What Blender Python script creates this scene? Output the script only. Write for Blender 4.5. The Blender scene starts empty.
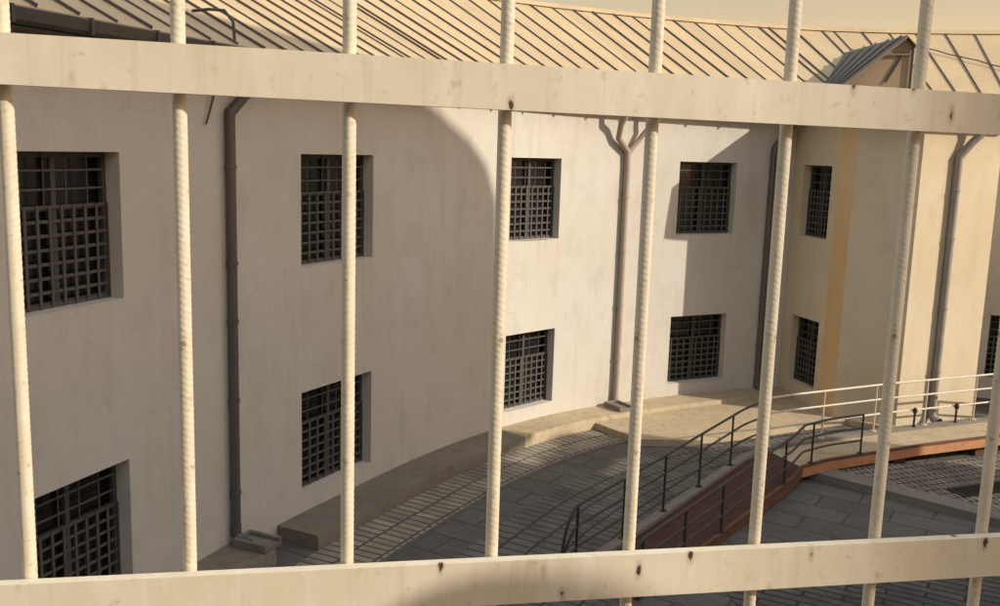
import bpy, math, random
from mathutils import Vector, Matrix
R_ = math.radians
random.seed(7)
sc = bpy.context.scene
COL = sc.collection
PI = math.pi

# ------------------------------------------------------------------ camera frame (measured from the verticals and the horizon)
EYE = 5.1
FPX = 955.0
_d = Vector((-182, 5882, 955)).normalized()
_y = (Vector((0, 0, 1)) - _d * _d.z).normalized()
_u = -_d
_x = Vector(_y).cross(_u); _x = -_x if _x.x < 0 else _x

def ray(u, v):
    p = Vector((u - 500.0, v - 303.0, FPX))
    w = Vector((_x.dot(p), _y.dot(p), _u.dot(p)))
    return w / math.hypot(w.x, w.y)

def onz(u, v, z):
    w = ray(u, v); t = (z - EYE) / w.z
    return Vector((w.x * t, w.y * t, z))

# ------------------------------------------------------------------ the curved wall's plan
def catmull(P, n=14):
    P = [Vector(p) for p in P]
    P = [2 * P[0] - P[1]] + P + [2 * P[-1] - P[-2]]
    o = []
    for i in range(1, len(P) - 2):
        a, b, c, d = P[i - 1], P[i], P[i + 1], P[i + 2]
        for k in range(n):
            t = k / n
            o.append(.5 * (2 * b + (c - a) * t + (2 * a - 5 * b + 4 * c - d) * t * t + (-a + 3 * b - 3 * c + d) * t ** 3))
    o.append(P[-2])
    return o

SP = catmull([(-6.6, 0.0), (-6.0, 3.0), (-5.25, 6.0), (-4.2, 9.2), (-3.35, 11.5), (-2.35, 13.55), (-.95, 16.0), (.65, 17.95), (2.3, 19.25),
              (4.3, 20.4), (6.4, 21.3), (8.6, 21.85), (10.8, 21.75), (12.9, 21.1), (15.0, 19.8), (17.0, 17.8)])
ARC = [0.0]
for a, b in zip(SP[:-1], SP[1:]):
    ARC.append(ARC[-1] + (b - a).length)
LEN = ARC[-1]

class Curve:
    """the wall line: point, tangent and outward normal at an arc length"""
    def __init__(s, pts):
        s.p = [Vector(q) for q in pts]; s.a = [0.0]
        for a, b in zip(s.p[:-1], s.p[1:]): s.a.append(s.a[-1] + (b - a).length)
        s.L = s.a[-1]
        s.n = []
        for i in range(len(s.p)):
            t = (s.p[min(i + 1, len(s.p) - 1)] - s.p[max(i - 1, 0)]).normalized()
            s.n.append(Vector((-t.y, t.x)))
    def at(s, q, off=0.0):
        q = min(max(q, 0), s.L)
        i = 0
        lo, hi = 0, len(s.a) - 2
        while lo < hi:
            m = (lo + hi + 1) // 2
            if s.a[m] <= q: lo = m
            else: hi = m - 1
        i = lo
        f = (q - s.a[i]) / max(1e-9, s.a[i + 1] - s.a[i])
        p = s.p[i].lerp(s.p[i + 1], f); n = s.n[i].lerp(s.n[i + 1], f).normalized()
        return p + n * off, n
    def hit(s, u, v=300):
        w = ray(u, v); best = None
        for i, (a, b) in enumerate(zip(s.p[:-1], s.p[1:])):
            e = b - a; den = w.x * -e.y + e.x * w.y
            if abs(den) < 1e-12: continue
            t = (a.x * -e.y + e.x * a.y) / den
            k = (w.x * a.y - w.y * a.x) / den
            if -1e-6 <= k <= 1 + 1e-6 and t > 0:
                q = s.a[i] + k * e.length
                if best is None or t < best[0]: best = (t, q)
        return best[1]

MAIN = Curve(SP)

# ------------------------------------------------------------------ mesh builder
class MB:
    def __init__(s): s.v = []; s.f = []; s.uv = []; s.has_uv = False
    def quad(s, *p, uv=None):
        i = len(s.v); s.v += [Vector(q) for q in p]; s.f.append(tuple(range(i, i + len(p))))
        if uv: s.has_uv = True
        s.uv.append(uv or [(0, 0)] * len(p))
    def box(s, c, sx, sy, sz, X=Vector((1, 0, 0)), Y=Vector((0, 1, 0)), Z=Vector((0, 0, 1))):
        """centre c, full sizes along X, Y, Z"""
        c = Vector(c); X = Vector(X) * sx / 2; Y = Vector(Y) * sy / 2; Z = Vector(Z) * sz / 2
        q = [c + a * X + b * Y + g * Z for g in (-1, 1) for b in (-1, 1) for a in (-1, 1)]
        i = len(s.v); s.v += q
        for f in ((0, 2, 3, 1), (4, 5, 7, 6), (0, 1, 5, 4), (2, 6, 7, 3), (0, 4, 6, 2), (1, 3, 7, 5)):
            s.f.append(tuple(i + k for k in f)); s.uv.append([(0, 0)] * 4)
    def tube(s, path, r, seg=10, cap=True):
        path = [Vector(p) for p in path]; n = len(path); i0 = len(s.v)
        T = [(path[min(k + 1, n - 1)] - path[max(k - 1, 0)]).normalized() for k in range(n)]
        ref = Vector((0, 0, 1)) if abs(T[0].z) < .9 else Vector((1, 0, 0))
        A = T[0].cross(ref).normalized()
        for k in range(n):
            A = (A - T[k] * A.dot(T[k])).normalized(); B = T[k].cross(A)
            rr = r[k] if isinstance(r, (list, tuple)) else r
            # widen at mitred bends so the pipe keeps its bore
            if 0 < k < n - 1:
                c = (path[k] - path[k - 1]).normalized().dot(T[k]); w = 1 / max(.6, c)
            else: w = 1
            for j in range(seg):
                a = 2 * PI * j / seg
                s.v.append(path[k] + (A * math.cos(a) + B * math.sin(a)) * rr * (1 + (w - 1) * .5))
        for k in range(n - 1):
            for j in range(seg):
                a, b = i0 + k * seg + j, i0 + k * seg + (j + 1) % seg
                s.f.append((a, b, b + seg, a + seg)); s.uv.append([(0, 0)] * 4)
        if cap:
            s.f.append(tuple(i0 + j for j in range(seg - 1, -1, -1))); s.uv.append([(0, 0)] * seg)
            e = i0 + (n - 1) * seg
            s.f.append(tuple(e + j for j in range(seg))); s.uv.append([(0, 0)] * seg)
    def lathe(s, c, prof, seg=20):
        c = Vector(c); i0 = len(s.v)
        for r, z in prof:
            for j in range(seg):
                a = 2 * PI * j / seg; s.v.append(c + Vector((r * math.cos(a), r * math.sin(a), z)))
        for k in range(len(prof) - 1):
            for j in range(seg):
                a, b = i0 + k * seg + j, i0 + k * seg + (j + 1) % seg
                s.f.append((a, b, b + seg, a + seg)); s.uv.append([(0, 0)] * 4)
    def sweep(s, curve, q0, q1, prof, step=.25, closed=False, ends=False):
        """drag a profile of (offset, z) along the wall line; vertices shared so it shades smoothly along the curve"""
        n = max(2, int((q1 - q0) / step)); m = len(prof); i0 = len(s.v)
        for k in range(n + 1):
            q = q0 + (q1 - q0) * k / n
            for o, z in prof:
                p, _n = curve.at(q, o); s.v.append(Vector((p.x, p.y, z)))
        cum = [0]
        for j in range(1, m): cum.append(cum[-1] + math.hypot(prof[j][0] - prof[j - 1][0], prof[j][1] - prof[j - 1][1]))
        s.has_uv = True
        for k in range(n):
            for j in range(m if closed else m - 1):
                j2 = (j + 1) % m
                a, b = i0 + k * m + j, i0 + k * m + j2
                s.f.append((a, a + m, b + m, b))
                u0, u1 = q0 + (q1 - q0) * k / n, q0 + (q1 - q0) * (k + 1) / n
                s.uv.append([(u0, cum[j]), (u1, cum[j]), (u1, cum[j2]), (u0, cum[j2])])
        if ends:
            s.f.append(tuple(i0 + j for j in range(m))); s.uv.append([(0, 0)] * m)
            e = i0 + n * m
            s.f.append(tuple(e + j for j in range(m - 1, -1, -1))); s.uv.append([(0, 0)] * m)
    def build(s, name, mat, parent=None, smooth=False, bevel=0, base=None):
        me = bpy.data.meshes.new(name)
        b = Vector(base) if base is not None else (world_loc(parent) if parent else Vector((0, 0, 0)))
        me.from_pydata([tuple(v - b) for v in s.v], [], s.f)
        if s.has_uv:
            ul = me.uv_layers.new(name='UVMap')
            k = 0
            for fu in s.uv:
                for c in fu: ul.data[k].uv = c; k += 1
        me.validate(); me.update()
        if smooth:
            for p in me.polygons: p.use_smooth = True
            try: me.set_sharp_from_angle(angle=R_(35))
            except Exception: pass
        o = bpy.data.objects.new(name, me); COL.objects.link(o)
        if mat: me.materials.append(mat)
        if parent: o.parent = parent
        elif base is not None: o.location = b
        if bevel:
            m = o.modifiers.new('bevel', 'BEVEL'); m.width = bevel; m.segments = 2; m.limit_method = 'ANGLE'
        return o

def world_loc(o):
    l = Vector((0, 0, 0))
    while o: l = l + o.location; o = o.parent
    return l

def tag(o, label=None, cat=None, group=None, kind=None):
    if label: o['label'] = label
    if cat: o['category'] = cat
    if group: o['group'] = group
    if kind: o['kind'] = kind
    return o

def empty(name, loc, label, cat, group=None):
    o = bpy.data.objects.new(name, None); COL.objects.link(o); o.location = loc; o.empty_display_size = .2
    return tag(o, label, cat, group)

def copy_tree(o, parent):
    c = o.copy(); COL.objects.link(c); c.parent = parent
    for ch in o.children: copy_tree(ch, c)
    return c

# ------------------------------------------------------------------ materials
def mat(name, base, rough=.8, metal=0, spec=.3):
    m = bpy.data.materials.new(name); m.use_nodes = True
    n = m.node_tree.nodes; b = n['Principled BSDF']
    b.inputs['Base Color'].default_value = (*base, 1); b.inputs['Roughness'].default_value = rough
    b.inputs['Metallic'].default_value = metal; b.inputs['Specular IOR Level'].default_value = spec
    return m

class NT:
    def __init__(s, m): s.t = m.node_tree; s.n = s.t.nodes; s.l = s.t.links; s.b = s.n['Principled BSDF']
    def node(s, k, **kw):
        x = s.n.new(k)
        for a, v in kw.items(): setattr(x, a, v)
        return x
    def link(s, a, b): s.l.new(a, b)
    def coord(s, kind='Object', scale=(1, 1, 1), rot=(0, 0, 0)):
        c = s.node('ShaderNodeTexCoord'); mp = s.node('ShaderNodeMapping')
        mp.inputs['Scale'].default_value = scale; mp.inputs['Rotation'].default_value = rot
        s.link(c.outputs[kind], mp.inputs['Vector']); return mp.outputs['Vector']
    def noise(s, vec, scale, detail=4, rough=.55):
        x = s.node('ShaderNodeTexNoise'); x.inputs['Scale'].default_value = scale; x.inputs['Detail'].default_value = detail
        x.inputs['Roughness'].default_value = rough; s.link(vec, x.inputs['Vector']); return x.outputs['Fac']
    def ramp(s, fac, stops):
        x = s.node('ShaderNodeValToRGB'); e = x.color_ramp.elements
        while len(e) < len(stops): e.new(.5)
        for i, (p, c) in enumerate(stops):
            e[i].position = p; e[i].color = (*c, 1) if len(c) == 3 else c
        s.link(fac, x.inputs['Fac']); return x.outputs['Color']
    def mix(s, fac, a, b, mode='MIX'):
        x = s.node('ShaderNodeMix', data_type='RGBA', blend_type=mode)
        for sock, v in ((x.inputs[0], fac), (x.inputs[6], a), (x.inputs[7], b)):
            if isinstance(v, (int, float)): sock.default_value = v
            elif isinstance(v, tuple): sock.default_value = (*v, 1)
            else: s.link(v, sock)
        return x.outputs[2]
    def bump(s, h, strength=.3, dist=.01):
        x = s.node('ShaderNodeBump'); x.inputs['Strength'].default_value = strength; x.inputs['Distance'].default_value = dist
        s.link(h, x.inputs['Height']); s.link(x.outputs['Normal'], s.b.inputs['Normal'])
    def color(s, c): s.link(c, s.b.inputs['Base Color'])

G = lambda g: (g, g, g)

def plaster(name, base, dark, warm):
    m = mat(name, base, .92, 0, .15); t = NT(m); v = t.coord()
    big = t.noise(v, .55, 5, .6)
    mid = t.noise(t.coord(scale=(1, 1, .55)), 2.6, 6, .65)
    streak = t.noise(t.coord(scale=(5, 5, .28)), 1.0, 5, .6)
    fine = t.noise(v, 38, 4, .7)
    c = t.mix(t.ramp(big, [(.35, G(0)), (.68, G(1))]), base, warm)
    c = t.mix(t.ramp(mid, [(.5, G(0)), (.78, G(.42))]), c, dark)
    c = t.mix(t.ramp(streak, [(.55, G(0)), (.8, G(.34))]), c, dark)
    c = t.mix(.10, c, t.ramp(fine, [(.3, G(.15)), (.7, G(.75))]), 'OVERLAY')
    vc = t.node('ShaderNodeTexVoronoi'); vc.feature = 'DISTANCE_TO_EDGE'; vc.inputs['Scale'].default_value = .62
    wv = t.node('ShaderNodeTexNoise'); wv.inputs['Scale'].default_value = 2.2; wv.inputs['Detail'].default_value = 6; t.link(v, wv.inputs['Vector'])
    wa = t.node('ShaderNodeVectorMath', operation='MULTIPLY_ADD'); t.link(wv.outputs['Color'], wa.inputs[0]); wa.inputs[1].default_value = (.9, .9, .9); t.link(v, wa.inputs[2])
    t.link(wa.outputs[0], vc.inputs['Vector'])
    ck = t.ramp(vc.outputs['Distance'], [(.0, G(1)), (.006, G(0))])
    cg = t.ramp(t.noise(v, .7, 2, .5), [(.5, G(0)), (.6, G(.22))])
    c = t.mix(t.mix(1.0, ck, cg, 'MULTIPLY'), c, tuple(.5 * q for q in dark))
    sz = t.node('ShaderNodeSeparateXYZ'); t.link(v, sz.inputs[0])
    mr = t.node('ShaderNodeMapRange'); t.link(sz.outputs['Z'], mr.inputs[0]); mr.inputs[1].default_value = 0; mr.inputs[2].default_value = 6.6
    runs = t.noise(t.coord(scale=(9, 9, .22)), 1.0, 4, .6)
    rl = t.node('ShaderNodeValToRGB'); e = rl.color_ramp.elements
    for p_, q_ in ((.0, 0), (.40, 0), (.55, .5), (.564, .9), (.567, 0), (.84, 0)): 
        x_ = e.new(p_); x_.color = (q_, q_, q_, 1)
    e[0].color = (0, 0, 0, 1); e[-1].color = (.9, .9, .9, 1)
    t.link(mr.outputs[0], rl.inputs[0])
    c = t.mix(t.mix(1.0, rl.outputs[0], t.ramp(runs, [(.54, G(0)), (.72, G(.55))]), 'MULTIPLY'), c, dark)
    t.color(c)
    lump = t.noise(v, 5, 4, .6)
    a = t.node('ShaderNodeMath', operation='ADD'); t.link(fine, a.inputs[0]); t.link(lump, a.inputs[1])
    t.bump(a.outputs[0], .45, .012)
    return m

M_wall = plaster('cream_plaster', (.575, .54, .485), (.39, .35, .30), (.545, .497, .425))
M_bay = plaster('bay_plaster', (.64, .545, .40), (.44, .36, .26), (.60, .49, .33))
M_glow = plaster('corner_glow_plaster', (.66, .44, .22), (.52, .36, .19), (.66, .49, .29))  # warm corner glow put into a plaster colour

def roof_mat(name, a, b_, c_, metal=.0, rough=.55):
    m = mat(name, a, rough, metal, .35); t = NT(m); v = t.coord()
    n1 = t.noise(v, .8, 5, .65); n2 = t.noise(t.coord(scale=(1, 1, 1)), 9, 5, .7)
    c = t.mix(t.ramp(n1, [(.35, G(0)), (.7, G(1))]), a, b_)
    c = t.mix(t.ramp(n2, [(.52, G(0)), (.78, G(.7))]), c, c_)
    t.color(c); t.bump(n2, .12, .01)
    return m

M_roof = roof_mat('weathered_sheet_roof', (.55, .42, .24), (.49, .365, .21), (.37, .27, .16))
t = NT(M_roof); uv = t.node('ShaderNodeUVMap'); sep = t.node('ShaderNodeSeparateXYZ'); t.link(uv.outputs[0], sep.inputs[0])
fl = t.node('ShaderNodeMath', operation='SNAP'); t.link(sep.outputs[0], fl.inputs[0]); fl.inputs[1].default_value = .53
wn = t.node('ShaderNodeTexWhiteNoise'); wn.noise_dimensions = '1D'; t.link(fl.outputs[0], wn.inputs['W'])
old = t.b.inputs['Base Color'].links[0].from_socket
c1 = t.mix(t.ramp(wn.outputs['Value'], [(.2, G(0)), (1, G(.55))]), old, (.40, .30, .18))
rs = t.noise(t.coord('UV', scale=(6, .5, 1)), 1.2, 5, .7)
c1 = t.mix(t.ramp(rs, [(.55, G(0)), (.75, G(.55))]), c1, (.30, .20, .11))
t.color(c1)
M_seam = roof_mat('seam_metal', (.115, .09, .075), (.085, .07, .06), (.14, .10, .075))
M_gutter = roof_mat('gutter_metal', (.07, .066, .062), (.09, .08, .072), (.05, .045, .04), .2, .5)
M_soffit = roof_mat('soffit_board', (.10, .075, .06), (.13, .10, .08), (.06, .05, .04))
M_pipe = roof_mat('downpipe_zinc', (.115, .105, .098), (.15, .125, .105), (.075, .066, .06), .35, .5)
M_pipe_b = roof_mat('downpipe_brown', (.33, .265, .21), (.38, .31, .25), (.22, .17, .13), .1, .6)
M_pipe_c = roof_mat('downpipe_pale', (.27, .235, .205), (.32, .285, .245), (.19, .16, .135), .1, .6)
M_dormer = roof_mat('dormer_sheet', (.12, .105, .09), (.145, .128, .11), (.085, .075, .065), .1, .6)
M_board = roof_mat('dormer_board', (.27, .205, .14), (.22, .165, .115), (.15, .11, .08))
M_lattice = roof_mat('lattice_paint', (.095, .084, .074), (.078, .07, .06), (.045, .038, .032), 0, .7)
M_sash = roof_mat('sash_paint', (.07, .065, .06), (.055, .05, .046), (.035, .032, .03), 0, .6)
M_glass = mat('dark_glass', (.012, .012, .013), .16, 0, .5)
M_rail_lit = roof_mat('sunlit_pipe', (.62, .55, .43), (.55, .48, .37), (.36, .30, .23), 0, .45)  # railing pipe with sunlight put into its colour
M_rail_shade = roof_mat('shaded_pipe', (.05, .047, .044), (.04, .037, .035), (.03, .026, .022), .2, .5)  # the same railing pipe with shade put into its colour
M_dark = mat('dark_iron', (.035, .032, .03), .6, .3, .3)

def concrete(name, a, b_, c_, scale=1.0):
    m = mat(name, a, .95, 0, .12); t = NT(m); v = t.coord()
    n1 = t.noise(v, .9 * scale, 6, .65); n2 = t.noise(v, 6 * scale, 6, .7); n3 = t.noise(v, 55, 3, .7)
    c = t.mix(t.ramp(n1, [(.36, G(0)), (.66, G(1))]), a, b_)
    c = t.mix(t.ramp(n2, [(.5, G(0)), (.75, G(.75))]), c, c_)
    c = t.mix(.22, c, t.ramp(n3, [(.3, G(.1)), (.7, G(.8))]), 'OVERLAY')
    t.color(c)
    k = t.node('ShaderNodeMath', operation='ADD'); t.link(n2, k.inputs[0]); t.link(n3, k.inputs[1])
    t.bump(k.outputs[0], .5, .012)
    return m

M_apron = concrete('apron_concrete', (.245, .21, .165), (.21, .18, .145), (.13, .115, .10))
M_lit_concrete = concrete('sunlit_concrete', (.50, .40, .265), (.43, .34, .225), (.25, .20, .145))  # paler copy of the apron concrete, sunlight in its colour
M_ashph = concrete('asphalt_court', (.125, .116, .104), (.155, .142, .125), (.075, .07, .064))
M_kerb = concrete('kerb_stone', (.24, .215, .18), (.20, .18, .155), (.13, .115, .10))
M_deck_shade = concrete('shaded_red_screed', (.105, .052, .042), (.085, .042, .036), (.05, .032, .028), 1.3)  # ramp red with its shade put into the colour
M_deck_lit = concrete('sunlit_red_screed', (.52, .26, .13), (.44, .22, .115), (.27, .14, .085), 1.3)  # lighter copy of the ramp red, sunlight in the colour
M_deckside = concrete('shaded_red_brick_edge', (.17, .085, .058), (.13, .07, .05), (.08, .05, .04), 1.3)

def pavers(name, a, b_, mortar, w, h, kind='UV', rot=0, msz=.018):
    m = mat(name, a, .92, 0, .15); t = NT(m)
    v = t.coord(kind, rot=(0, 0, rot))
    br = t.node('ShaderNodeTexBrick'); br.offset = .5
    br.inputs['Scale'].default_value = 1; br.inputs['Brick Width'].default_value = w; br.inputs['Row Height'].default_value = h
    br.inputs['Mortar Size'].default_value = msz; br.inputs['Mortar Smooth'].default_value = .3; br.inputs['Bias'].default_value = 0
    br.inputs['Color1'].default_value = (*a, 1); br.inputs['Color2'].default_value = (*b_, 1); br.inputs['Mortar'].default_value = (*mortar, 1)
    # shake the joints a little so that the rows are not ruled
    nz = t.node('ShaderNodeTexNoise'); nz.inputs['Scale'].default_value = 1.7; t.link(v, nz.inputs['Vector'])
    sub = t.node('ShaderNodeVectorMath', operation='MULTIPLY_ADD'); t.link(nz.outputs['Color'], sub.inputs[0])
    sub.inputs[1].default_value = (.05, .05, 0); t.link(v, sub.inputs[2]); t.link(sub.outputs[0], br.inputs['Vector'])
    n1 = t.noise(v, 1.1, 6, .65); n2 = t.noise(v, 24, 4, .7)
    c = t.mix(t.ramp(n1, [(.4, G(0)), (.72, G(.75))]), br.outputs['Color'], mortar)
    c = t.mix(.3, c, t.ramp(n2, [(.3, G(.1)), (.7, G(.8))]), 'OVERLAY')
    t.color(c)
    inv = t.node('ShaderNodeMath', operation='SUBTRACT'); inv.inputs[0].default_value = 1; t.link(br.outputs['Fac'], inv.inputs[1])
    k = t.node('ShaderNodeMath', operation='MULTIPLY_ADD'); t.link(n2, k.inputs[0]); k.inputs[1].default_value = .25; t.link(inv.outputs[0], k.inputs[2])
    t.bump(k.outputs[0], .9, .02)
    return m

M_pav = pavers('ribbed_pavers', (.40, .34, .265), (.31, .27, .215), (.10, .09, .078), .16, .42)
M_pav2 = pavers('dark_pavers', (.20, .18, .155), (.155, .142, .125), (.06, .055, .05), .20, .40)
M_pav3 = pavers('light_pavers', (.33, .275, .235), (.25, .21, .18), (.06, .055, .05), .12, .20, 'Object', R_(-22), .018)
M_pav4 = pavers('court_pavers', (.135, .125, .115), (.11, .104, .096), (.04, .038, .035), .9, .16, 'Object', R_(28))

M_slab = pavers('worn_court_slabs', (.15, .138, .122), (.128, .118, .106), (.088, .082, .074), 1.1, .55, 'Object', R_(32), .016)
def chipped_paint():
    m = mat('chipped_cream_paint', (.62, .53, .36), .55, 0, .35); t = NT(m); v = t.coord('Object')
    n1 = t.noise(v, 7, 5, .6); n2 = t.noise(v, 60, 4, .7); n3 = t.noise(t.coord('Object', scale=(1, 1, .22)), 34, 3, .6)
    c = t.mix(t.ramp(n1, [(.35, G(0)), (.7, G(1))]), (.68, .61, .475), (.62, .54, .39))
    c = t.mix(t.ramp(n3, [(.5, G(0)), (.8, G(.45))]), c, (.82, .76, .65))
    c = t.mix(t.ramp(n2, [(.6, G(0)), (.72, G(.5))]), c, (.40, .31, .20))
    vo = t.node('ShaderNodeTexVoronoi'); vo.inputs['Scale'].default_value = 17; vo.inputs['Randomness'].default_value = 1
    sq = t.coord('Object', scale=(1.9, 1.9, .75)); t.link(sq, vo.inputs['Vector'])
    wob = t.node('ShaderNodeMath', operation='MULTIPLY_ADD'); t.link(n2, wob.inputs[0]); wob.inputs[1].default_value = .22; t.link(vo.outputs['Distance'], wob.inputs[2])
    gate = t.noise(v, 4.3, 2, .5)
    chip = t.ramp(wob.outputs[0], [(.175, G(1)), (.20, G(0))])
    gt = t.ramp(gate, [(.37, G(0)), (.40, G(1))])
    fac = t.mix(1.0, chip, gt, 'MULTIPLY')
    rim = t.mix(1.0, t.ramp(wob.outputs[0], [(.19, G(1)), (.30, G(0))]), gt, 'MULTIPLY')
    c = t.mix(t.mix(.55, G(0), rim), c, (.36, .22, .12))
    dr = t.noise(t.coord('Object', scale=(1, 1, .06)), 90, 3, .6)
    c = t.mix(t.ramp(dr, [(.56, G(0)), (.7, G(.22))]), c, (.44, .37, .27))
    c = t.mix(fac, c, (.06, .04, .03))
    t.color(c)
    rr_ = t.node('ShaderNodeMapRange'); t.link(n2, rr_.inputs[0]); rr_.inputs[3].default_value = .4; rr_.inputs[4].default_value = .85; t.link(rr_.outputs[0], t.b.inputs['Roughness'])
    br_ = t.noise(t.coord('Object', scale=(.12, .12, 1)), 420, 3, .6)
    k = t.node('ShaderNodeMath', operation='SUBTRACT'); t.link(br_, k.inputs[0]); t.link(fac, k.inputs[1])
    t.bump(k.outputs[0], .10, .001)
    return m
M_paint = chipped_paint()
def bar_paint():
    m = mat('bar_cream_paint', (.6, .52, .36), .5, 0, .35); t = NT(m); v = t.coord('Object')
    n1 = t.noise(v, 14, 5, .6); n2 = t.noise(v, 120, 3, .7)
    c = t.mix(t.ramp(n1, [(.35, G(0)), (.7, G(1))]), (.67, .60, .465), (.59, .51, .375))
    c = t.mix(t.ramp(n2, [(.58, G(0)), (.72, G(.65))]), c, (.34, .25, .16))
    n3 = t.noise(v, 30, 4, .7); c = t.mix(t.ramp(n3, [(.66, G(0)), (.72, G(.8))]), c, (.24, .14, .08))
    t.color(c); t.bump(n2, .3, .001)
    return m
M_bar = bar_paint()
M_facing = plaster('facing_plaster', (.52, .47, .39), (.36, .32, .27), (.5, .44, .36))  # plaster for the unseen shade wing

# ------------------------------------------------------------------ the curved building
bld = empty('curved_building', (2.0, 20.0, -.3), 'cream two-storey building with a concave curved front, barred windows and a sheet metal roof', 'building')
Z_BOT, Z_TOP = -.6, 5.99
LOW, UPP = (.19, 1.66), (3.42, 4.94)
W = 1.30

def wall_mesh(mb, curve, openings, step=.18, depth=.27):
    """front sheet along the curve with real openings and their reveals; openings = (q0, q1, z0, z1)"""
    qs = {0.0, curve.L}
    zs = {Z_BOT, Z_TOP, .19, 1.66, 3.42, 4.94}
    for a, b, c, d in openings: qs |= {a, b}
    base = sorted(qs); out = []
    for a, b in zip(base[:-1], base[1:]):
        n = max(1, int((b - a) / step)); out += [a + (b - a) * k / n for k in range(n)]
    out.append(base[-1]); zz = sorted(zs)
    idx = {}
    def V(q, z):
        k = (round(q, 6), round(z, 6))
        if k not in idx:
            p, _n = curve.at(q); idx[k] = len(mb.v); mb.v.append(Vector((p.x, p.y, z)))
        return idx[k]
    for a, b in zip(out[:-1], out[1:]):
        for c, d in zip(zz[:-1], zz[1:]):
            mq, mz = (a + b) / 2, (c + d) / 2
            if any(o[0] < mq < o[1] and o[2] < mz < o[3] for o in openings): continue
            mb.f.append((V(a, c), V(b, c), V(b, d), V(a, d))); mb.uv.append([(0, 0)] * 4)
    for a, b, c, d in openings:
        (pa, na), (pb, nb) = curve.at(a), curve.at(b)
        m = (nb + na).normalized()
        A0, B0 = Vector((*pa, 0)), Vector((*pb, 0)); D = Vector((*m, 0)) * depth
        z = lambda p, h: Vector((p.x, p.y, h))
        mb.quad(z(A0, c), z(A0, d), z(A0 + D, d), z(A0 + D, c))
        mb.quad(z(B0, d), z(B0, c), z(B0 + D, c), z(B0 + D, d))
        mb.quad(z(A0, d), z(B0, d), z(B0 + D, d), z(A0 + D, d))
        mb.quad(z(B0, c), z(A0, c), z(A0 + D, c), z(B0 + D, c))

def span_from_px(curve, u0, u1, v, w=None, anchor='mid'):
    if u0 is None: b = curve.hit(u1, v); return b - w, b
    if u1 is None: a = curve.hit(u0, v); return a, a + w
    a, b = curve.hit(u0, v), curve.hit(u1, v)
    return a, b

spans = [span_from_px(MAIN, 11, 122, 240), span_from_px(MAIN, 301, 373, 205), span_from_px(MAIN, None, 560, 200, 1.36), span_from_px(MAIN, 678, 735, 200)]
q_far = MAIN.hit(988, 340)
openings = [(a, b, *r) for a, b in spans for r in (UPP, LOW)] + [(q_far, q_far + 1.25, *r) for r in (UPP, LOW)]
mb = MB(); wall_mesh(mb, MAIN, openings); wall = mb.build('wall', M_wall, bld, smooth=True)

# the projecting bay
I0 = MAIN.at(MAIN.hit(784, 300))[0]
C1, C2, C3 = Vector((6.95, 19.15)), Vector((8.05, 18.66)), Vector((9.95, 19.42))
I1 = MAIN.at(MAIN.hit(985, 300) - .9)[0]; I1 = Vector((10.0, 21.95))
sideB, sideC, sideD, sideE = [Curve([a, a.lerp(b, .5), b]) for a, b in ((I0, C1), (C1, C2), (C2, C3), (C3, I1))]
bB = span_from_px(sideB, 801.5, 829.5, 200)
opB = [(bB[0], bB[1], *UPP), (bB[0], bB[1], *LOW)]
mb = MB()
for cv, op in ((sideB, opB), (sideC, []), (sideD, []), (sideE, [])): wall_mesh(mb, cv, op, step=1.0)
mb.build('stair_bay', M_bay, bld)

# warm glow at the bay's edge, painted as an ochre strip
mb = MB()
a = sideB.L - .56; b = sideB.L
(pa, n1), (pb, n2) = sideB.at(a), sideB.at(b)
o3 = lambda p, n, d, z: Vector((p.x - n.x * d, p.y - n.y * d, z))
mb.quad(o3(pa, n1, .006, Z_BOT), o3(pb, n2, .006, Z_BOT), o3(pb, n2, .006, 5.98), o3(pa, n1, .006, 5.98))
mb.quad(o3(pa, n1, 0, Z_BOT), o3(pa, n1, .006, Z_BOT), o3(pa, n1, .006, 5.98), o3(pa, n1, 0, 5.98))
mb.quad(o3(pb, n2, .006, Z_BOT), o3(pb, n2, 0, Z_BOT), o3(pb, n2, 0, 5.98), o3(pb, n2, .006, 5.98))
tag(mb.build('corner_glow', M_glow, bld), 'ochre strip painted as warm glow down the corner')

# windows: frame > pane, lattice, sash bars.  Local x along the wall, y outward (into the wall), z up
def window_proto(w, h):
    f = MB(); fw = .055
    for sx in (-1, 1): f.box((sx * (w / 2 - fw / 2 - .004), .205, h / 2), fw, .05, h - .008)
    f.box((0, .205, fw / 2 + .004), w - 2 * fw - .008, .046, fw); f.box((0, .205, h - fw / 2 - .004), w - 2 * fw - .008, .046, fw)
    fr = f.build('window', M_sash)
    s_ = MB(); s_.box((0, .206, h / 2), .06, .04, h - 2 * fw - .01)
    s_.box((-w / 4, .207, h * .64), w / 2 - fw - .03, .04, .05); s_.box((w / 4, .207, h * .64), w / 2 - fw - .03, .04, .05)
    s_.build('sash_bar', M_sash, fr)
    p = MB(); p.quad((-w / 2 - .06, .275, -.06), (w / 2 + .06, .275, -.06), (w / 2 + .06, .275, h + .06), (-w / 2 - .06, .275, h + .06))
    p.build('pane', M_glass, fr)
    g = MB(); hl = h * .66; n = 9; rows = 7
    for k in range(n + 1):
        x = -w / 2 + .012 + (w - .024) * k / n
        g.box((x, .165, hl / 2), .034 if 0 < k < n else .022, .008, hl - .006)
    for k in range(rows + 1):
        z = .02 + (hl - .04) * k / rows
        g.box((0, .175, z), w - .01, .008, .032)
    for k in range(1, 5):
        x = -w / 2 + w * k / 5
        g.tube([(x, .168, hl), (x, .168, h - .002)], .008, 6)
    for z in (h * .76, h * .88): g.box((0, .177, z), w - .01, .006, .022)
    g.build('lattice', M_lattice, fr)
    return fr

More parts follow.
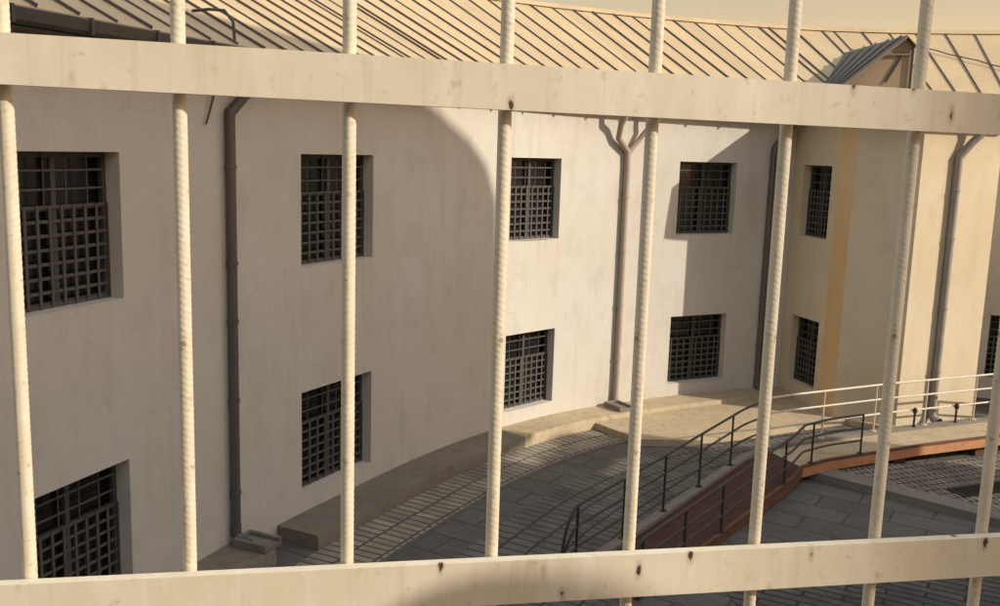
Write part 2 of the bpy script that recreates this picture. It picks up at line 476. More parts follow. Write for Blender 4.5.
def place(win, curve, a, b, z):
    (pa, _), (pb, _) = curve.at(a), curve.at(b)
    e = (pb - pa).normalized(); c = (pa + pb) / 2
    win.rotation_euler = (0, 0, math.atan2(e.y, e.x))
    win.location = Vector((c.x, c.y, z)) - bld.location

jobs = [(MAIN, a, b, *r) for a, b in spans for r in (UPP, LOW)] + [(sideB, bB[0], bB[1], *r) for r in (UPP, LOW)] + [(MAIN, q_far, q_far + 1.25, *r) for r in (UPP, LOW)]
for cv, a, b, z0, z1 in jobs:
    pa, pb = cv.at(a)[0], cv.at(b)[0]
    w = window_proto((pb - pa).length, z1 - z0)
    w.parent = bld
    place(w, cv, a, b, z0)

# eave: soffit, gutter; roof with standing seams, ridge cap and back slope
q0, q1 = 0.0, LEN
OV = .36
SL = .495
def rz(o): return 6.16 + (o + OV + .06) * SL
RB = 4.2
mb = MB(); mb.sweep(MAIN, q0, q1, [(0.0, 5.985), (-OV, 5.985)]); mb.build('soffit', M_soffit, bld, smooth=True)
mb = MB()
mb.sweep(MAIN, q0, q1, [(-OV, 5.99), (-OV, 6.13), (-OV - .004, 6.13), (-OV - .03, 6.02), (-OV - .075, 6.0), (-OV - .12, 6.03), (-OV - .135, 6.13), (-OV - .125, 6.14), (-OV - .11, 6.05), (-OV - .07, 6.025)], closed=False)
for k in range(int(LEN / .9)):
    p, n = MAIN.at(.4 + k * .9, -OV - .068); t = Vector((n.y, -n.x, 0))
    mb.box((p.x, p.y, 6.075), .03, .16, .15, t, Vector((n.x, n.y, 0)))
mb.build('gutter', M_gutter, bld, smooth=True)
mb = MB(); mb.sweep(MAIN, q0, q1, [(-OV - .06, rz(-OV - .06) - .03), (-OV - .06, rz(-OV - .06)), (1.0, rz(1.0)), (2.8, rz(2.8)), (RB, rz(RB)), (RB + 3.2, rz(RB) - 3.2 * SL)], step=.3)
roof = mb.build('roof', M_roof, bld, smooth=True)
mb = MB(); k = 0; q = .3
while q < LEN - .2:
    wd = random.choice((.013, .015, .018, .018, .03)); hh = random.uniform(.02, .036)
    p0, n = MAIN.at(q, -OV - .055); p1, _ = MAIN.at(q, RB - .03)
    A, B = Vector((*p0, rz(-OV - .055))), Vector((*p1, rz(RB - .03)))
    D = (B - A).normalized(); t = Vector((n.y, -n.x, 0)); up = t.cross(D); up = -up if up.z < 0 else up
    mb.box((A + B) / 2 + up * (hh / 2 - .01), wd, (B - A).length, hh + .02, t, D, up)
    q += random.uniform(.45, .51) if random.random() > .09 else .2
mb.build('seam', M_seam, roof)
mb = MB(); mb.sweep(MAIN, q0, q1, [(RB - .16, rz(RB - .16) + .03), (RB, rz(RB) + .07), (RB + .16, rz(RB - .16) + .03)], step=.3); mb.build('ridge_cap', M_roof, roof, smooth=True)

# lightning cable lying across the seams and a hook by the eave
mb = MB(); pts = []
qa, qb = MAIN.hit(938, 300), MAIN.hit(1005, 300) + 1.2
for k in range(13):
    f = k / 12; p, n = MAIN.at(qa + (qb - qa) * f, 3.0 - 2.3 * f); o = 3.0 - 2.3 * f
    pts.append(Vector((*p, rz(o) + .075 + .012 * math.sin(k * 2.1))))
mb.tube(pts, .016, 6); mb.build('lightning_cable', M_seam, roof)
mb = MB()
hq = MAIN.hit(214, 60)
P = lambda o, dz: Vector((*MAIN.at(hq, o)[0], rz(o) + dz))
mb.tube([P(-.3, -.02), P(-.28, .20), P(-.16, .27), P(.06, .18), P(.3, .05)], .018, 6)
mb.build('snow_hook', M_gutter, roof)

# bay eave and low roof
def offs(pts, d):
    out = []
    for i, p in enumerate(pts):
        ns = []
        if i > 0: e = (p - pts[i - 1]).normalized(); ns.append(Vector((e.y, -e.x)))
        if i < len(pts) - 1: e = (pts[i + 1] - p).normalized(); ns.append(Vector((e.y, -e.x)))
        n = sum(ns, Vector((0, 0))).normalized(); k = 1 / max(.3, n.dot(ns[0]))
        out.append(p + n * d * k)
    return out
BP = [I0, C1, C2, C3, I1]
E1 = offs(BP, OV + .10)
mb = MB()
Z3 = lambda p, z: Vector((p.x, p.y, z))
for i in range(4):
    a, b, c, d = E1[i], E1[i + 1], BP[i + 1], BP[i]
    mb.quad(Z3(a, 5.978), Z3(b, 5.978), Z3(c, 5.978), Z3(d, 5.978))
    mb.quad(Z3(a, 5.978), Z3(b, 5.978), Z3(b, 6.13), Z3(a, 6.13))
mb.build('bay_eave', M_soffit, bld)
mb = MB()
apexL, apexR = Vector((8.2, 22.6)), Vector((9.2, 22.5))
top = [Vector((6.6, 22.2)), Vector((7.9, 21.2)), Vector((8.5, 21.0)), Vector((9.1, 21.3)), Vector((9.9, 22.6))]
for i in range(4):
    mb.quad(Z3(E1[i], 6.134), Z3(E1[i + 1], 6.134), Z3(top[i + 1], 6.62), Z3(top[i], 6.62 if 0 < i else 6.5))
mb.quad(*[Z3(p, 6.62) for p in top])
mb.build('bay_roof', M_roof, bld)

# dormer on the roof above the bay
dm = MB(); Y0 = 21.0
gx0, gxa, gx1 = 7.22, 8.42, 8.62
zb, za = 6.45, 7.70
Y1 = 25.2
V3 = Vector
dm.quad(V3((gx0 - .12, Y0 - .14, zb + .18)), V3((gxa, Y0 - .14, za + .02)), V3((gxa, Y1, za + .02)), V3((gx0 - .12, Y1 - 2.8, zb + .18)))
dm.quad(V3((gxa, Y0 - .14, za + .02)), V3((gx1 + .06, Y0 - .14, za - .22)), V3((gx1 + .06, Y1, za - .22)), V3((gxa, Y1, za + .02)))
for k in range(6):
    f = k / 5.6
    y = Y0 + .05 + 4.0 * f
    dm.tube([V3((gx0 - .12, Y0 + .05 + 1.55 * f, zb + .20)), V3((gxa, y + .1, za + .045))], .022, 5)
dobj = dm.build('dormer', M_dormer, bld)
dm = MB()
dm.quad(V3((gx0, Y0, zb)), V3((gx1, Y0, zb)), V3((gx1, Y0, za - .20)), V3((gxa, Y0, za)), V3((gx0, Y0, zb + .24)))
dm.quad(V3((gx1, Y0, zb)), V3((gx1, Y1, zb)), V3((gx1, Y1, za - .2)), V3((gx1, Y0, za - .2)))
dm.quad(V3((gx0, Y1, zb)), V3((gx0, Y0, zb)), V3((gx0, Y0, zb + .24)), V3((gx0, Y1, zb + .24)))
dm.build('gable', M_board, dobj)
dm = MB()
dm.tube([V3((8.1, Y0 - .03, zb + .3)), V3((8.44, Y0 - .03, zb + .92))], .022, 6)
dm.tube([V3((gx1, Y0 - .05, zb)), V3((gx1, Y0 - .05, za - .2))], .03, 6)
dm.build('strut', M_gutter, dobj)
dm = MB(); dm.tube([V3((gx0 - .1, Y0 - .15, zb + .15)), V3((gxa, Y0 - .15, za - .02))], .03, 6)
dm.tube([V3((7.98, Y0 - .04, zb + .86)), V3((8.6, Y0 - .04, zb + .88))], .022, 6)
dm.build('barge_board', M_kerb, dobj)

# downpipes (parts of the building, brackets and shoes under them)
def downpipe(curve, u, ztop, heads, m, r=.055, zb=.0, brk=(.9, 2.0, 3.1, 4.2), v=300, shoe=True):
    q = curve.hit(u, v)
    def P(dq, o, z): p, _n = curve.at(q + dq, o); return Vector((p.x, p.y, z))
    mb = MB(); d = -.075
    mb.tube([P(0, d, zb + .12), P(0, d, 1.8), P(0, d, 3.4), P(0, d, ztop)] + heads(P, d)[0], r, 12)
    for h in heads(P, d)[1:]: mb.tube(h, r * .85, 10)
    o = mb.build('downpipe', m, bld, smooth=True)
    for z in brk:
        bm = MB(); bm.tube([P(0, d, z - .02), P(0, d, z + .02)], r + .012, 12); p, n = curve.at(q, -.02)
        bm.box((p.x, p.y, z), .03, .05, .03, Vector((n.y, -n.x, 0)), Vector((n.x, n.y, 0)))
        bm.build('bracket', m, o)
    if shoe:
        bm = MB(); bm.tube([P(0, d, zb + .22), P(0, d, zb + .10), P(0, d - .06, zb + .03), P(0, d - .2, zb - .01)], [r + .006, r + .006, r + .01, r + .014], 12, cap=False)
        bm.build('outlet_shoe', m, o, smooth=True)
    return o
H = -OV - .06
downpipe(MAIN, 228, 5.32, lambda P, d: [[P(.0, d, 5.42), P(.32, -.20, 5.78), P(.42, H, 5.92), P(.42, H, 6.02)]], M_pipe, .06, zb=.05, brk=(.7, 1.9, 2.9, 3.62, 4.78))
downpipe(MAIN, 618, 4.9, lambda P, d: [[P(-.02, d, 5.12), P(-.30, -.12, 5.36), P(-.34, -.22, 5.62), P(-.36, H, 5.86), P(-.36, H, 6.02)],
                                      [P(0, d, 5.06), P(.12, d, 5.2), P(.42, -.22, 5.62), P(.56, H, 5.86), P(.56, H, 6.02)]], M_pipe_b, .06, zb=-.08)
downpipe(MAIN, 761, 5.2, lambda P, d: [[P(.02, d, 5.3), P(.2, -.2, 5.62), P(.30, H, 5.86), P(.30, H, 6.02)]], M_pipe, .065, zb=-.08)
downpipe(sideD, 941, 5.15, lambda P, d: [[P(.0, d, 5.2), P(.22, -.16, 5.5), P(.5, -.36, 5.86), P(.5, -.40, 6.02)]], M_pipe_c, .075, zb=-.1, brk=(.9, 2.2, 3.6, 4.55))
# stub of cable hanging on the wall
mb = MB(); a = MAIN.hit(204, 122)
pa = MAIN.at(a, -.03)[0]; pb = MAIN.at(a + .12, -.06)[0]
mb.tube([Vector((*pa, 5.27)), Vector((*pa.lerp(pb, .5), 5.44)), Vector((*pb, 5.64))], .012, 6)
mb.build('cable_stub', M_gutter, bld)

# ------------------------------------------------------------------ the ground
GZ = -.30
mb = MB(); mb.quad((-300, -300, GZ), (300, -300, GZ), (300, 300, GZ), (-300, 300, GZ))
tag(mb.build('ground', M_slab), kind='structure')
qA, qB, qC, qD = 0.0, MAIN.hit(236, 540), MAIN.hit(277, 520), MAIN.hit(784, 300)
def strip(name, m, a, b, o0, o1, z, step=.3, edge=0):
    mb = MB(); prof = [(-o0, z), (-o1, z)] + ([(-o1 - .006, z - .012), (-o1 - .012, z - edge)] if edge else [])
    mb.sweep(MAIN, a, b, prof, step)
    if edge:
        for q in (a, b):
            p0, p1 = MAIN.at(q, -o0)[0], MAIN.at(q, -o1)[0]
            mb.quad(Z3(p0, z), Z3(p1, z), Z3(p1, z - edge), Z3(p0, z - edge))
    return tag(mb.build(name, m, smooth=True), kind='structure')
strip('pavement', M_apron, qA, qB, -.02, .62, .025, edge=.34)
strip('pavement', M_lit_concrete, MAIN.hit(497, 430), qD + .3, -.02, .68, -.085, edge=.22)  # pale painted sunlight begins at the wall's shadow edge
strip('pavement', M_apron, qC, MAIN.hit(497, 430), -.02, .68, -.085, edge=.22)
strip('path', M_pav, 2.0, LEN - 9, .70, 1.58, GZ + .008)
strip('path', M_ashph, 2.0, LEN - 9, 1.58, 1.66, GZ + .006)
strip('path', M_pav2, 2.0, LEN - 9, 2.35, 4.6, GZ + .008)
# wide landing between the wall and the ramp, sunlight put into its colour
mb = MB()
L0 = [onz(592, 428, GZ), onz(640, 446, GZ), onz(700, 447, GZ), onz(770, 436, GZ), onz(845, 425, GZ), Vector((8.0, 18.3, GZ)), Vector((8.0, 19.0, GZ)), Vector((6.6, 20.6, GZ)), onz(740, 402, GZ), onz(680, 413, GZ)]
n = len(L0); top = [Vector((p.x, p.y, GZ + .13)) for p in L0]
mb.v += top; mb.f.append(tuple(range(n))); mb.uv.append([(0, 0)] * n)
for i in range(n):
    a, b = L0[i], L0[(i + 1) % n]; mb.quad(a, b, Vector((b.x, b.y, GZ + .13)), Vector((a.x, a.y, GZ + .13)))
tag(mb.build('pavement', M_lit_concrete), kind='structure')
# right: raised light pavers behind a stone kerb, dark court pavers in front
def slab(name, pts, z0, z1, m, kind='structure'):
    mb = MB(); n = len(pts); i = len(mb.v)
    mb.v += [Vector((p[0], p[1], z1)) for p in pts]; mb.f.append(tuple(range(i, i + n))); mb.uv.append([(0, 0)] * n)
    for k in range(n):
        a, b = pts[k], pts[(k + 1) % n]
        mb.quad((a[0], a[1], z0), (b[0], b[1], z0), (b[0], b[1], z1), (a[0], a[1], z1))
    return tag(mb.build(name, m), kind=kind)
kb0, kb1 = Vector((4.95, 16.0)), Vector((10.6, 11.0))
ke = (kb1 - kb0).normalized(); kn = Vector((-ke.y, ke.x))
slab('kerb', [kb0, kb1, kb1 + kn * .42, kb0 + kn * .42], GZ - .1, GZ + .13, M_kerb)
slab('path', [kb0 + kn * .422 + ke * .3, kb1 + kn * .422, Vector((14.2, 13.5)), Vector((13.4, 18.2)), Vector((10.4, 17.4)), Vector((7.6, 16.3))], GZ - .1, GZ + .10, M_pav3)
slab('path', [(3.4, 8.0), (8.5, 8.0), (8.6, 12.0), (6.9, 12.2), (2.9, 11.5)], GZ - .1, GZ + .012, M_pav4)
# iron drain grate let into the light pavers
g = empty('drain_grate', (*onz(990, 489, GZ + .1)[:2], GZ + .1), 'black iron drain grate set in the light pavers beyond the stone kerb', 'drain grate')
mb = MB(); c = g.location
e1 = Vector((.93, .37, 0)); e2 = Vector((-.37, .93, 0))
for sgn in (-1, 1):
    mb.box(c + e2 * sgn * .17 + Vector((0, 0, .012)), 1.5, .03, .02, e1, e2); mb.box(c + e1 * sgn * .735 + Vector((0, 0, .012)), .03, .31, .018, e1, e2)
mb.build('frame', M_dark, g)
mb = MB()
for k in range(24): mb.box(c + e1 * (-.69 + .06 * k) + Vector((0, 0, .010)), .026, .308, .012, e1, e2)
mb.build('slat', M_dark, g)
mb = MB(); mb.box(c + Vector((0, 0, .002)), 1.44, .30, .002, e1, e2); mb.build('pit', M_glass, g)
# splash blocks under the pipes
def splash(u, z, label, curve=MAIN):
    q = curve.hit(u, 300); p, n = curve.at(q, -.36); t = Vector((n.y, -n.x, 0)); N = Vector((n.x, n.y, 0))
    mb = MB(); c = Vector((p.x, p.y, z))
    mb.box(c + Vector((0, 0, .03)), .34, .5, .06, t, N)
    for s in (-1, 1): mb.box(c + t * s * .15 + Vector((0, 0, .085)), .05, .5, .05, t, N)
    mb.box(c + N * .23 + Vector((0, 0, .085)), .25, .04, .05, t, N)
    o = mb.build('splash_block', M_kerb, base=c, bevel=.008)
    tag(o, label, 'splash block', 'concrete splash blocks under downpipes')
splash(231, .027, 'grey concrete splash block at the foot of the dark downpipe in the shaded wall')
splash(612, -.083, 'sunlit concrete splash block below the forked brown downpipe')

# ------------------------------------------------------------------ the ramp
F = [Vector(p) for p in ((.95, 11.55, GZ + .03), (2.2, 13.2, -.2), (4.2, 15.85, -.06), (4.75, 16.35, -.02), (5.3, 16.62, 0), (7.4, 17.5, .05), (10.2, 18.55, .1), (13.2, 19.3, .1))]
N_ = [Vector(p) for p in ((1.80, 10.9, GZ + .03), (3.06, 12.55, -.2), (4.85, 14.85, -.06), (5.14, 15.32, -.02), (5.66, 15.66, 0), (7.70, 16.56, .05), (10.5, 17.62, .1), (13.45, 18.35, .1))]
ramp = empty('access_ramp', (4.5, 15.5, GZ), 'red-brown access ramp that bends right along the foot of the building', 'ramp')
TH = .17; dz = Vector((0, 0, TH))
for i0, i1, m_, lab in ((0, 3, M_deck_shade, 'sloping flight of the ramp, its red darkened for shade'), (3, len(F) - 1, M_lit_concrete, 'level stretch of the ramp, tan and terracotta lightened for sun')):  # flight coloured for shade, level stretch coloured for sun
    mb = MB(); sd_ = MB()
    for i in range(i0, i1):
        a, b, c, d = N_[i], N_[i + 1], F[i + 1], F[i]
        mb.quad(a, b, c, d); sd_.quad(d - dz, c - dz, b - dz, a - dz)
        sd_.quad(a - dz, b - dz, b, a); sd_.quad(c - dz, d - dz, d, c)
    sd_.quad(N_[i0] - dz, N_[i0], F[i0], F[i0] - dz) if i0 == 0 else sd_.quad(N_[i1], N_[i1] - dz, F[i1] - dz, F[i1])
    dk = tag(mb.build('deck', m_, ramp), lab)
    sd_.build('deck_edge', M_deckside if i0 == 0 else M_deck_lit, dk)  # edge colour carries shade on the flight, sun on the level
def poly_kerb(P, Q, w, h, inset=0):
    """a low kerb along polyline P, leaning its width towards Q"""
    mb = MB()
    for i in range(len(P) - 1):
        a, b = P[i], P[i + 1]
        da, db = (Q[i] - a).normalized() * w, (Q[i + 1] - b).normalized() * w
        u = Vector((0, 0, h)); lo = Vector((0, 0, -.012))
        mb.quad(a + u, b + u, b + db + u, a + da + u)
        mb.quad(a + lo, b + lo, b + u, a + u); mb.quad(b + db + lo, a + da + lo, a + da + u, b + db + u)
    return mb
poly_kerb(F, N_, .16, .055).build('edge_kerb', M_kerb, ramp)
poly_kerb(N_, F, .06, .03).build('edge_lip', M_deckside, ramp)
for i, f in ((2, .2), (4, .1), (4, .8), (5, .5), (6, .3), (6, .9)):
    a, b = N_[i].lerp(N_[i + 1], f), F[i].lerp(F[i + 1], f); c = (a + b) / 2
    mb = MB(); e = (b - a); e.z = 0; e.normalize(); t = Vector((e.y, -e.x, 0))
    top = c.z - TH - .002; mb.box((c.x, c.y, (top + GZ) / 2), .25, (b - a).length * .75, top - GZ + .002, t, e)
    mb.build('pier', M_deckside, ramp)

def along(P, d):
    L = 0
    for a, b in zip(P[:-1], P[1:]):
        l = (b - a).length
        if L + l >= d: return a.lerp(b, (d - L) / l)
        L += l
    return P[-1].copy()
def plen(P): return sum((b - a).length for a, b in zip(P[:-1], P[1:]))
def resample(P, d0, d1, n): return [along(P, d0 + (d1 - d0) * k / n) for k in range(n + 1)]
def round_corner(P, k=3):
    for _ in range(k):
        o = [P[0]]
        for a, b in zip(P[:-1], P[1:]): o += [a.lerp(b, .25), a.lerp(b, .75)]
        o.append(P[-1]); P = o
    return P
def railing(name, label, P, hs, d0, d1, pitch, m, start_loop=True, r=.020):
    base = along(P, d0); t = empty(name, base, label, 'railing')
    line = resample(P, d0, d1, 30)
    for k, h in enumerate(hs):
        pts = [p + Vector((0, 0, h)) for p in line]
        if start_loop:
            e = (line[0] - line[1]).normalized()
            pts = [line[0] + e * .34 + Vector((0, 0, max(.04, h - .62)))] + [line[0] + e * .28 + Vector((0, 0, h - .26 if h > .5 else h * .6))] + [line[0] + e * .10 + Vector((0, 0, h - .04))] + pts
        mb = MB(); mb.tube(round_corner(pts, 2), r if k == len(hs) - 1 else r * .9, 8); mb.build('rail', m, t, smooth=True)
    n = max(1, round((d1 - d0) / pitch))
    for k in range(n + 1):
        p = along(P, d0 + (d1 - d0) * k / n)
        mb = MB(); mb.tube([p + Vector((0, 0, .0)), p + Vector((0, 0, hs[-1] - .01))], r * .9, 8)
        mb.lathe(p, [(.06, .0), (.06, .012), (.03, .016)], 10)
        mb.build('post', m, t, smooth=True)
    return t
inset = lambda A, B, d: [a + (b - a).normalized() * d for a, b in zip(A, B)]
Fi = [p + Vector((0, 0, .055)) for p in inset(F, N_, .08)]; Ni = [p + Vector((0, 0, .03)) for p in inset(N_, F, .04)]
railing('ramp_railing', 'shade-darkened three-rail pipe railing on the sloping ramp edge nearest the curved building', Fi, (.30, .58, .86), .1, plen(Fi[:4]) - .05, 1.12, M_rail_shade)
railing('ramp_railing', 'sun-lightened three-rail pipe railing on the level part of the ramp before the sunlit bay', Fi[3:], (.32, .60, .88), .03, plen(Fi[3:]) - .4, 1.3, M_rail_lit, False)
railing('ramp_railing', 'shade-darkened pipe railing on the ramp edge away from the building, ending past the bend', Ni, (.24, .46, .70), .1, 6.95, 1.2, M_rail_shade)
# short iron posts on the far kerb in front of the sunlit bay
for u, z, lab in ((909, .155, 'short dark iron post on the ramp kerb, leftmost of three before the sunlit bay'), (950, .155, 'short dark iron post on the ramp kerb, middle of three before the sunlit bay'), (986, .155, 'short dark iron post on the ramp kerb, rightmost of three before the sunlit bay')):
    best = min((along(F, d * .02) for d in range(int(plen(F) / .02))), key=lambda p: abs(p.x / p.y - ray(u, 420).x / ray(u, 420).y))
    p = best + Vector((0, 0, .05)); q = N_[5] - F[5]; p += q.normalized() * .13
    mb = MB(); mb.lathe(p, [(.035, 0), (.035, .02), (.02, .03), (.02, .27), (.04, .28), (.045, .33), (.03, .37), (.001, .385)], 12)
    tag(mb.build('iron_post', M_dark, base=p, smooth=True), lab, 'post', 'short iron posts on the ramp kerb')

# ------------------------------------------------------------------ the grille in front of the viewer
gd = Vector((.9793, .2026, 0)).normalized(); gn = Vector((gd.y, -gd.x, 0))      # along the grille, towards the viewer
G0 = Vector((0, .955, 0))
def ongrille(u, v):
    w = ray(u, v); t = G0.dot(gn) / w.dot(gn)
    return Vector((w.x * t, w.y * t, EYE + w.z * t))
gc = ongrille(500, 330)
gri = empty('barred_grille', (gc.x, gc.y, gc.z - .4), 'cream painted iron grille of ribbed vertical bars welded to two flat rails', 'grille')
def rail_bar(u0, va, vb, vc, vd):
    """top at (0,va) & (1000,vb), bottom at (0,vc) & (1000,vd)"""
    a, b, c, d = ongrille(0, va), ongrille(1000, vb), ongrille(0, vc), ongrille(1000, vd)
    ext = .55
    e = (b - a).normalized(); f = (d - c).normalized()
    a, b, c, d = a - e * ext, b + e * ext, c - f * ext, d + f * ext
    mb = MB(); n = 40; th = .012
    for k in range(n):
        f0, f1 = k / n, (k + 1) / n
        T0, T1, B0, B1 = a.lerp(b, f0), a.lerp(b, f1), c.lerp(d, f0), c.lerp(d, f1)
        if k == 0:
            pass
        mb.quad(B0, B1, T1, T0); mb.quad(T0 - gn * th, T1 - gn * th, B1 - gn * th, B0 - gn * th)
        mb.quad(T0, T1, T1 - gn * th, T0 - gn * th); mb.quad(B0 - gn * th, B1 - gn * th, B1, B0)
    mb.quad(a, a - gn * th, c - gn * th, c); mb.quad(b, d, d - gn * th, b - gn * th)
    return mb.build('rail', M_paint, gri)
rail_bar(0, 32, 94, 84, 135); rail_bar(0, 586, 537, 634, 576)
# ribbed reinforcing bar: rings with a helical rib
def rebar():
    mb = MB(); seg = 28; r = .0067; pitch = .0066; dz = .0011; z0, z1 = -.62, .62
    n = int((z1 - z0) / dz)
    for k in range(n + 1):
        z = z0 + dz * k
        for j in range(seg):
            a = 2 * PI * j / seg
            ph = (z / pitch * 2 * PI + (a * 1.0 if a < PI else (2 * PI - a) * 1.0) * 3.0)
            s = max(0.0, math.cos(ph)); lon = max(0, math.cos(2 * a)) ** 20
            rr = r + .00027 * s ** 2 * (1 - lon) + .0004 * lon
            mb.v.append(Vector((rr * math.cos(a + .9), rr * math.sin(a + .9), z)))
    for k in range(n):
        for j in range(seg):
            a, b = k * seg + j, k * seg + (j + 1) % seg
            mb.f.append((a, b, b + seg, a + seg)); mb.uv.append([(0, 0)] * 4)
    return mb
proto = None
xs = [(1.5, 150), (179, 200), (349.8, 200), (508, 150), (652, 250), (786, 250), (910, 290), (1030, 230)]
sp_pts = [ongrille(u, v) for u, v in xs]
step = (sp_pts[-1] - sp_pts[0]); step.z = 0; step = step / 7
allp = [sp_pts[0] - step * 2, sp_pts[0] - step] + sp_pts + [sp_pts[-1] + step, sp_pts[-1] + step * 2]
for k, p in enumerate(allp):
    loc = Vector((p.x, p.y, gc.z)) - gn * (.012 + .0083) - gri.location
    if proto is None:
        proto = rebar().build('bar', M_bar, gri, base=(0, 0, 0)); b = proto
        for pl in proto.data.polygons: pl.use_smooth = True
    else:
        b = proto.copy(); COL.objects.link(b); b.parent = gri
    b.location = loc; b.rotation_euler = (0, 0, (k * 1.7) % 3)

# ------------------------------------------------------------------ unseen things outside the frame, shaped to throw the shade
SUN_EL, SUN_AZ = R_(28), R_(-20.6)
sh = Vector((math.cos(SUN_AZ), math.sin(SUN_AZ), 0)); sn = Vector((-sh.y, sh.x, 0))
fac = empty('shade_wing', (*(sh * 19 + sn * 9)[:2], GZ), 'unseen tall wing opposite the curved building, outlined to cast its shade', 'building')
def prism(name, prof, d0, d1, parent):
    mb = MB(); n = len(prof); A = [sh * d0 + sn * s + Vector((0, 0, z)) for s, z in prof]; B = [sh * d1 + sn * s + Vector((0, 0, z)) for s, z in prof]
    mb.v += A + B; mb.f.append(tuple(range(n))); mb.f.append(tuple(range(2 * n - 1, n - 1, -1))); mb.uv += [[(0, 0)] * n] * 2
    for k in range(n): mb.quad(A[k], A[(k + 1) % n], B[(k + 1) % n], B[k])
    return mb.build(name, M_facing, parent)
prism('wall', [(1.13, -1), (1.13, 17.2), (5.0, 19.1), (8.5, 19.35), (10.8, 19.0), (12.8, 18.4), (14.43, 17.65), (15.1, 17.2), (15.1, -1)], 16.0, 22.0, fac)  # outline fitted to the shade on the curved wall and roof
# thin added slab beside it, slotted to let bands of sun through
prism('shade_slab', [(15.102, 11.3), (15.102, 17.2), (15.23, 17.11), (15.69, 16.61), (15.95, 15.95), (16.02, 15.0), (16.14, 11.9), (16.15, 11.3)], 16.0, 16.3, fac)
prism('shade_slab', [(15.102, 10.32), (15.102, 10.85), (16.15, 10.85), (16.15, 10.32)], 16.0, 16.3, fac)
prism('shade_slab', [(15.102, -1), (15.102, 10.05), (16.15, 10.05), (16.15, -1)], 16.0, 16.3, fac)
prism('shade_annex', [(16.152, -1), (16.152, 10.75), (16.45, 10.93), (16.8, 10.95), (17.15, 10.82), (17.32, 10.4), (17.42, 9.4), (17.85, 9.1), (18.12, 8.2), (18.3, 6.5), (18.35, -1)], 16.0, 20.0, fac)  # low outline added for the humped shade on the court
# the terrace the viewer stands on
ter = empty('terrace', (0, -5, GZ), 'low flat-roofed block carrying the terrace the viewer stands on', 'building')
mb = MB(); mb.box((0, -5.2, (3.4 + GZ) / 2), 26, 11.4, 3.4 - GZ); mb.build('wall', M_facing, ter)
mb = MB(); mb.box((0, -5.2, 3.45), 26.2, 11.6, .1); mb.build('floor', M_ashph, ter)
mb = MB(); mb.box((-4.0, -2.7, 5.3), 13.0, .3, 3.6); mb.build('wall', M_soffit, ter)  # unseen dark wall added to cut sky light on the rails
# unseen disc parallel to the grille, added to cast round shade on the rail
sd = (sh * math.cos(SUN_EL) + Vector((0, 0, math.sin(SUN_EL)))).normalized()
lp = ongrille(500, 812) + sd * 3.2
sg = empty('shade_disc', (lp.x, lp.y, 3.5), 'unseen round disc on a post, added to shade the grille rail', 'shade caster')
mb = MB(); mb.tube([(lp.x, lp.y, 3.5), (lp.x, lp.y, lp.z - .2)], .025, 12); mb.build('post', M_dark, sg, smooth=True)  # unseen post of the added shade disc
mb = MB(); n = 48
for z0, z1 in ((-.006, .006),):
    A = [lp + gn * z0 + gd * (.28 * math.cos(2 * PI * k / n)) + Vector((0, 0, .28 * math.sin(2 * PI * k / n))) for k in range(n)]
    B = [p + gn * (z1 - z0) for p in A]
    mb.v += A + B; mb.f.append(tuple(range(n))); mb.f.append(tuple(range(2 * n - 1, n - 1, -1))); mb.uv += [[(0, 0)] * n] * 2
    for k in range(n): mb.quad(A[k], A[(k + 1) % n], B[(k + 1) % n], B[k])
mb.build('shade_plate', M_kerb, sg)

# ------------------------------------------------------------------ light
w = bpy.data.worlds.new('World'); sc.world = w; w.use_nodes = True
nt = w.node_tree; bg = nt.nodes['Background']
sky = nt.nodes.new('ShaderNodeTexSky'); sky.sky_type = 'NISHITA'; sky.sun_disc = False
sky.sun_elevation = SUN_EL; sky.sun_rotation = PI / 2 - SUN_AZ
sky.air_density = 1.0; sky.dust_density = .7; sky.ozone_density = .6
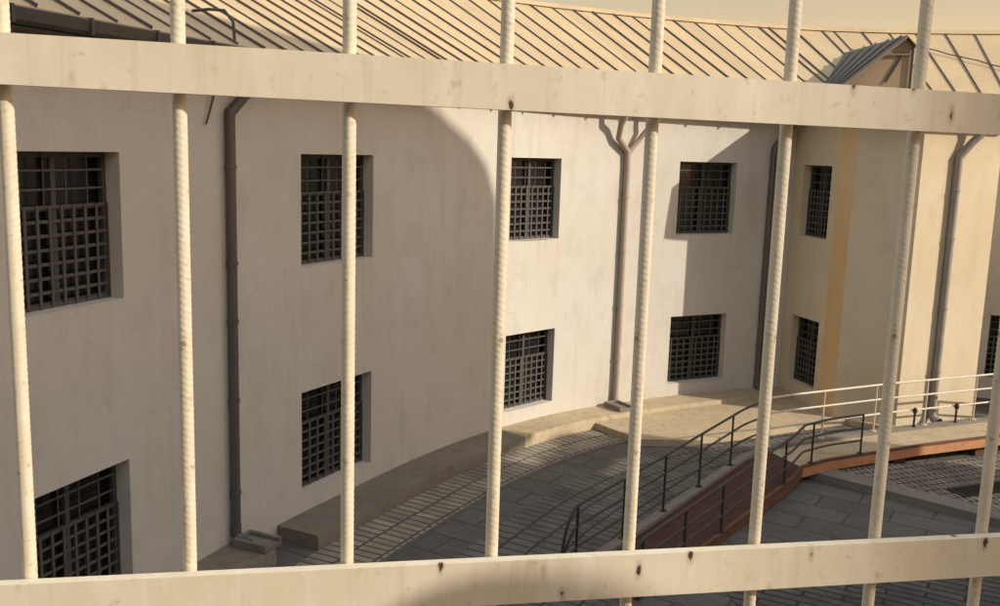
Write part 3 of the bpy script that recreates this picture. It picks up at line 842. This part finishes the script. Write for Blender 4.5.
# dusty air: warm cream towards the horizon, near neutral overhead
tc = nt.nodes.new('ShaderNodeTexCoord'); sx = nt.nodes.new('ShaderNodeSeparateXYZ'); nt.links.new(tc.outputs['Generated'], sx.inputs[0])
rp = nt.nodes.new('ShaderNodeValToRGB'); nt.links.new(sx.outputs['Z'], rp.inputs['Fac'])
rp.color_ramp.elements[0].position = .20; rp.color_ramp.elements[0].color = (1.42, .83, .46, 1)
rp.color_ramp.elements[1].position = .46; rp.color_ramp.elements[1].color = (1.6, 1.3, 1.0, 1)
mx = nt.nodes.new('ShaderNodeMix'); mx.data_type = 'RGBA'; mx.blend_type = 'MULTIPLY'; mx.inputs[0].default_value = 1
nt.links.new(sky.outputs['Color'], mx.inputs[6]); nt.links.new(rp.outputs['Color'], mx.inputs[7])
# even fill light added to the overhead sky
hz = nt.nodes.new('ShaderNodeValToRGB'); nt.links.new(sx.outputs['Z'], hz.inputs['Fac'])
hz.color_ramp.elements[0].position = .20; hz.color_ramp.elements[0].color = (0, 0, 0, 1)
hz.color_ramp.elements[1].position = .46; hz.color_ramp.elements[1].color = (1, 1, 1, 1)
cl = nt.nodes.new('ShaderNodeMix'); cl.data_type = 'RGBA'; cl.blend_type = 'MULTIPLY'; cl.inputs[0].default_value = 1
nt.links.new(hz.outputs['Color'], cl.inputs[6]); cl.inputs[7].default_value = (2.5, 2.35, 2.15, 1)
ad = nt.nodes.new('ShaderNodeMix'); ad.data_type = 'RGBA'; ad.blend_type = 'ADD'; ad.inputs[0].default_value = 1
nt.links.new(mx.outputs[2], ad.inputs[6]); nt.links.new(cl.outputs[2], ad.inputs[7])
nt.links.new(ad.outputs[2], bg.inputs['Color']); bg.inputs['Strength'].default_value = .14
sl = bpy.data.lights.new('sun', 'SUN'); sl.energy = 3.7; sl.angle = R_(.5); sl.color = (1.0, .925, .785)
so = bpy.data.objects.new('sun', sl); COL.objects.link(so)
so.rotation_euler = (-sd).to_track_quat('-Z', 'Y').to_euler()

# ------------------------------------------------------------------ camera
cd = bpy.data.cameras.new('camera'); co = bpy.data.objects.new('camera', cd); COL.objects.link(co)
right = Vector((_x.x, _y.x, _u.x)); down = Vector((_x.y, _y.y, _u.y)); fwd = Vector((_x.z, _y.z, _u.z))
m = Matrix((right, -down, -fwd)).transposed().to_4x4(); m.translation = Vector((0, 0, EYE)); co.matrix_world = m
cd.sensor_width = 36; cd.sensor_fit = 'HORIZONTAL'; cd.lens = FPX / 1000 * 36; cd.clip_start = .02; cd.clip_end = 2000
sc.camera = co
sc.view_settings.view_transform = 'Standard'; sc.view_settings.look = 'None'; sc.view_settings.exposure = .2; sc.view_settings.gamma = 1
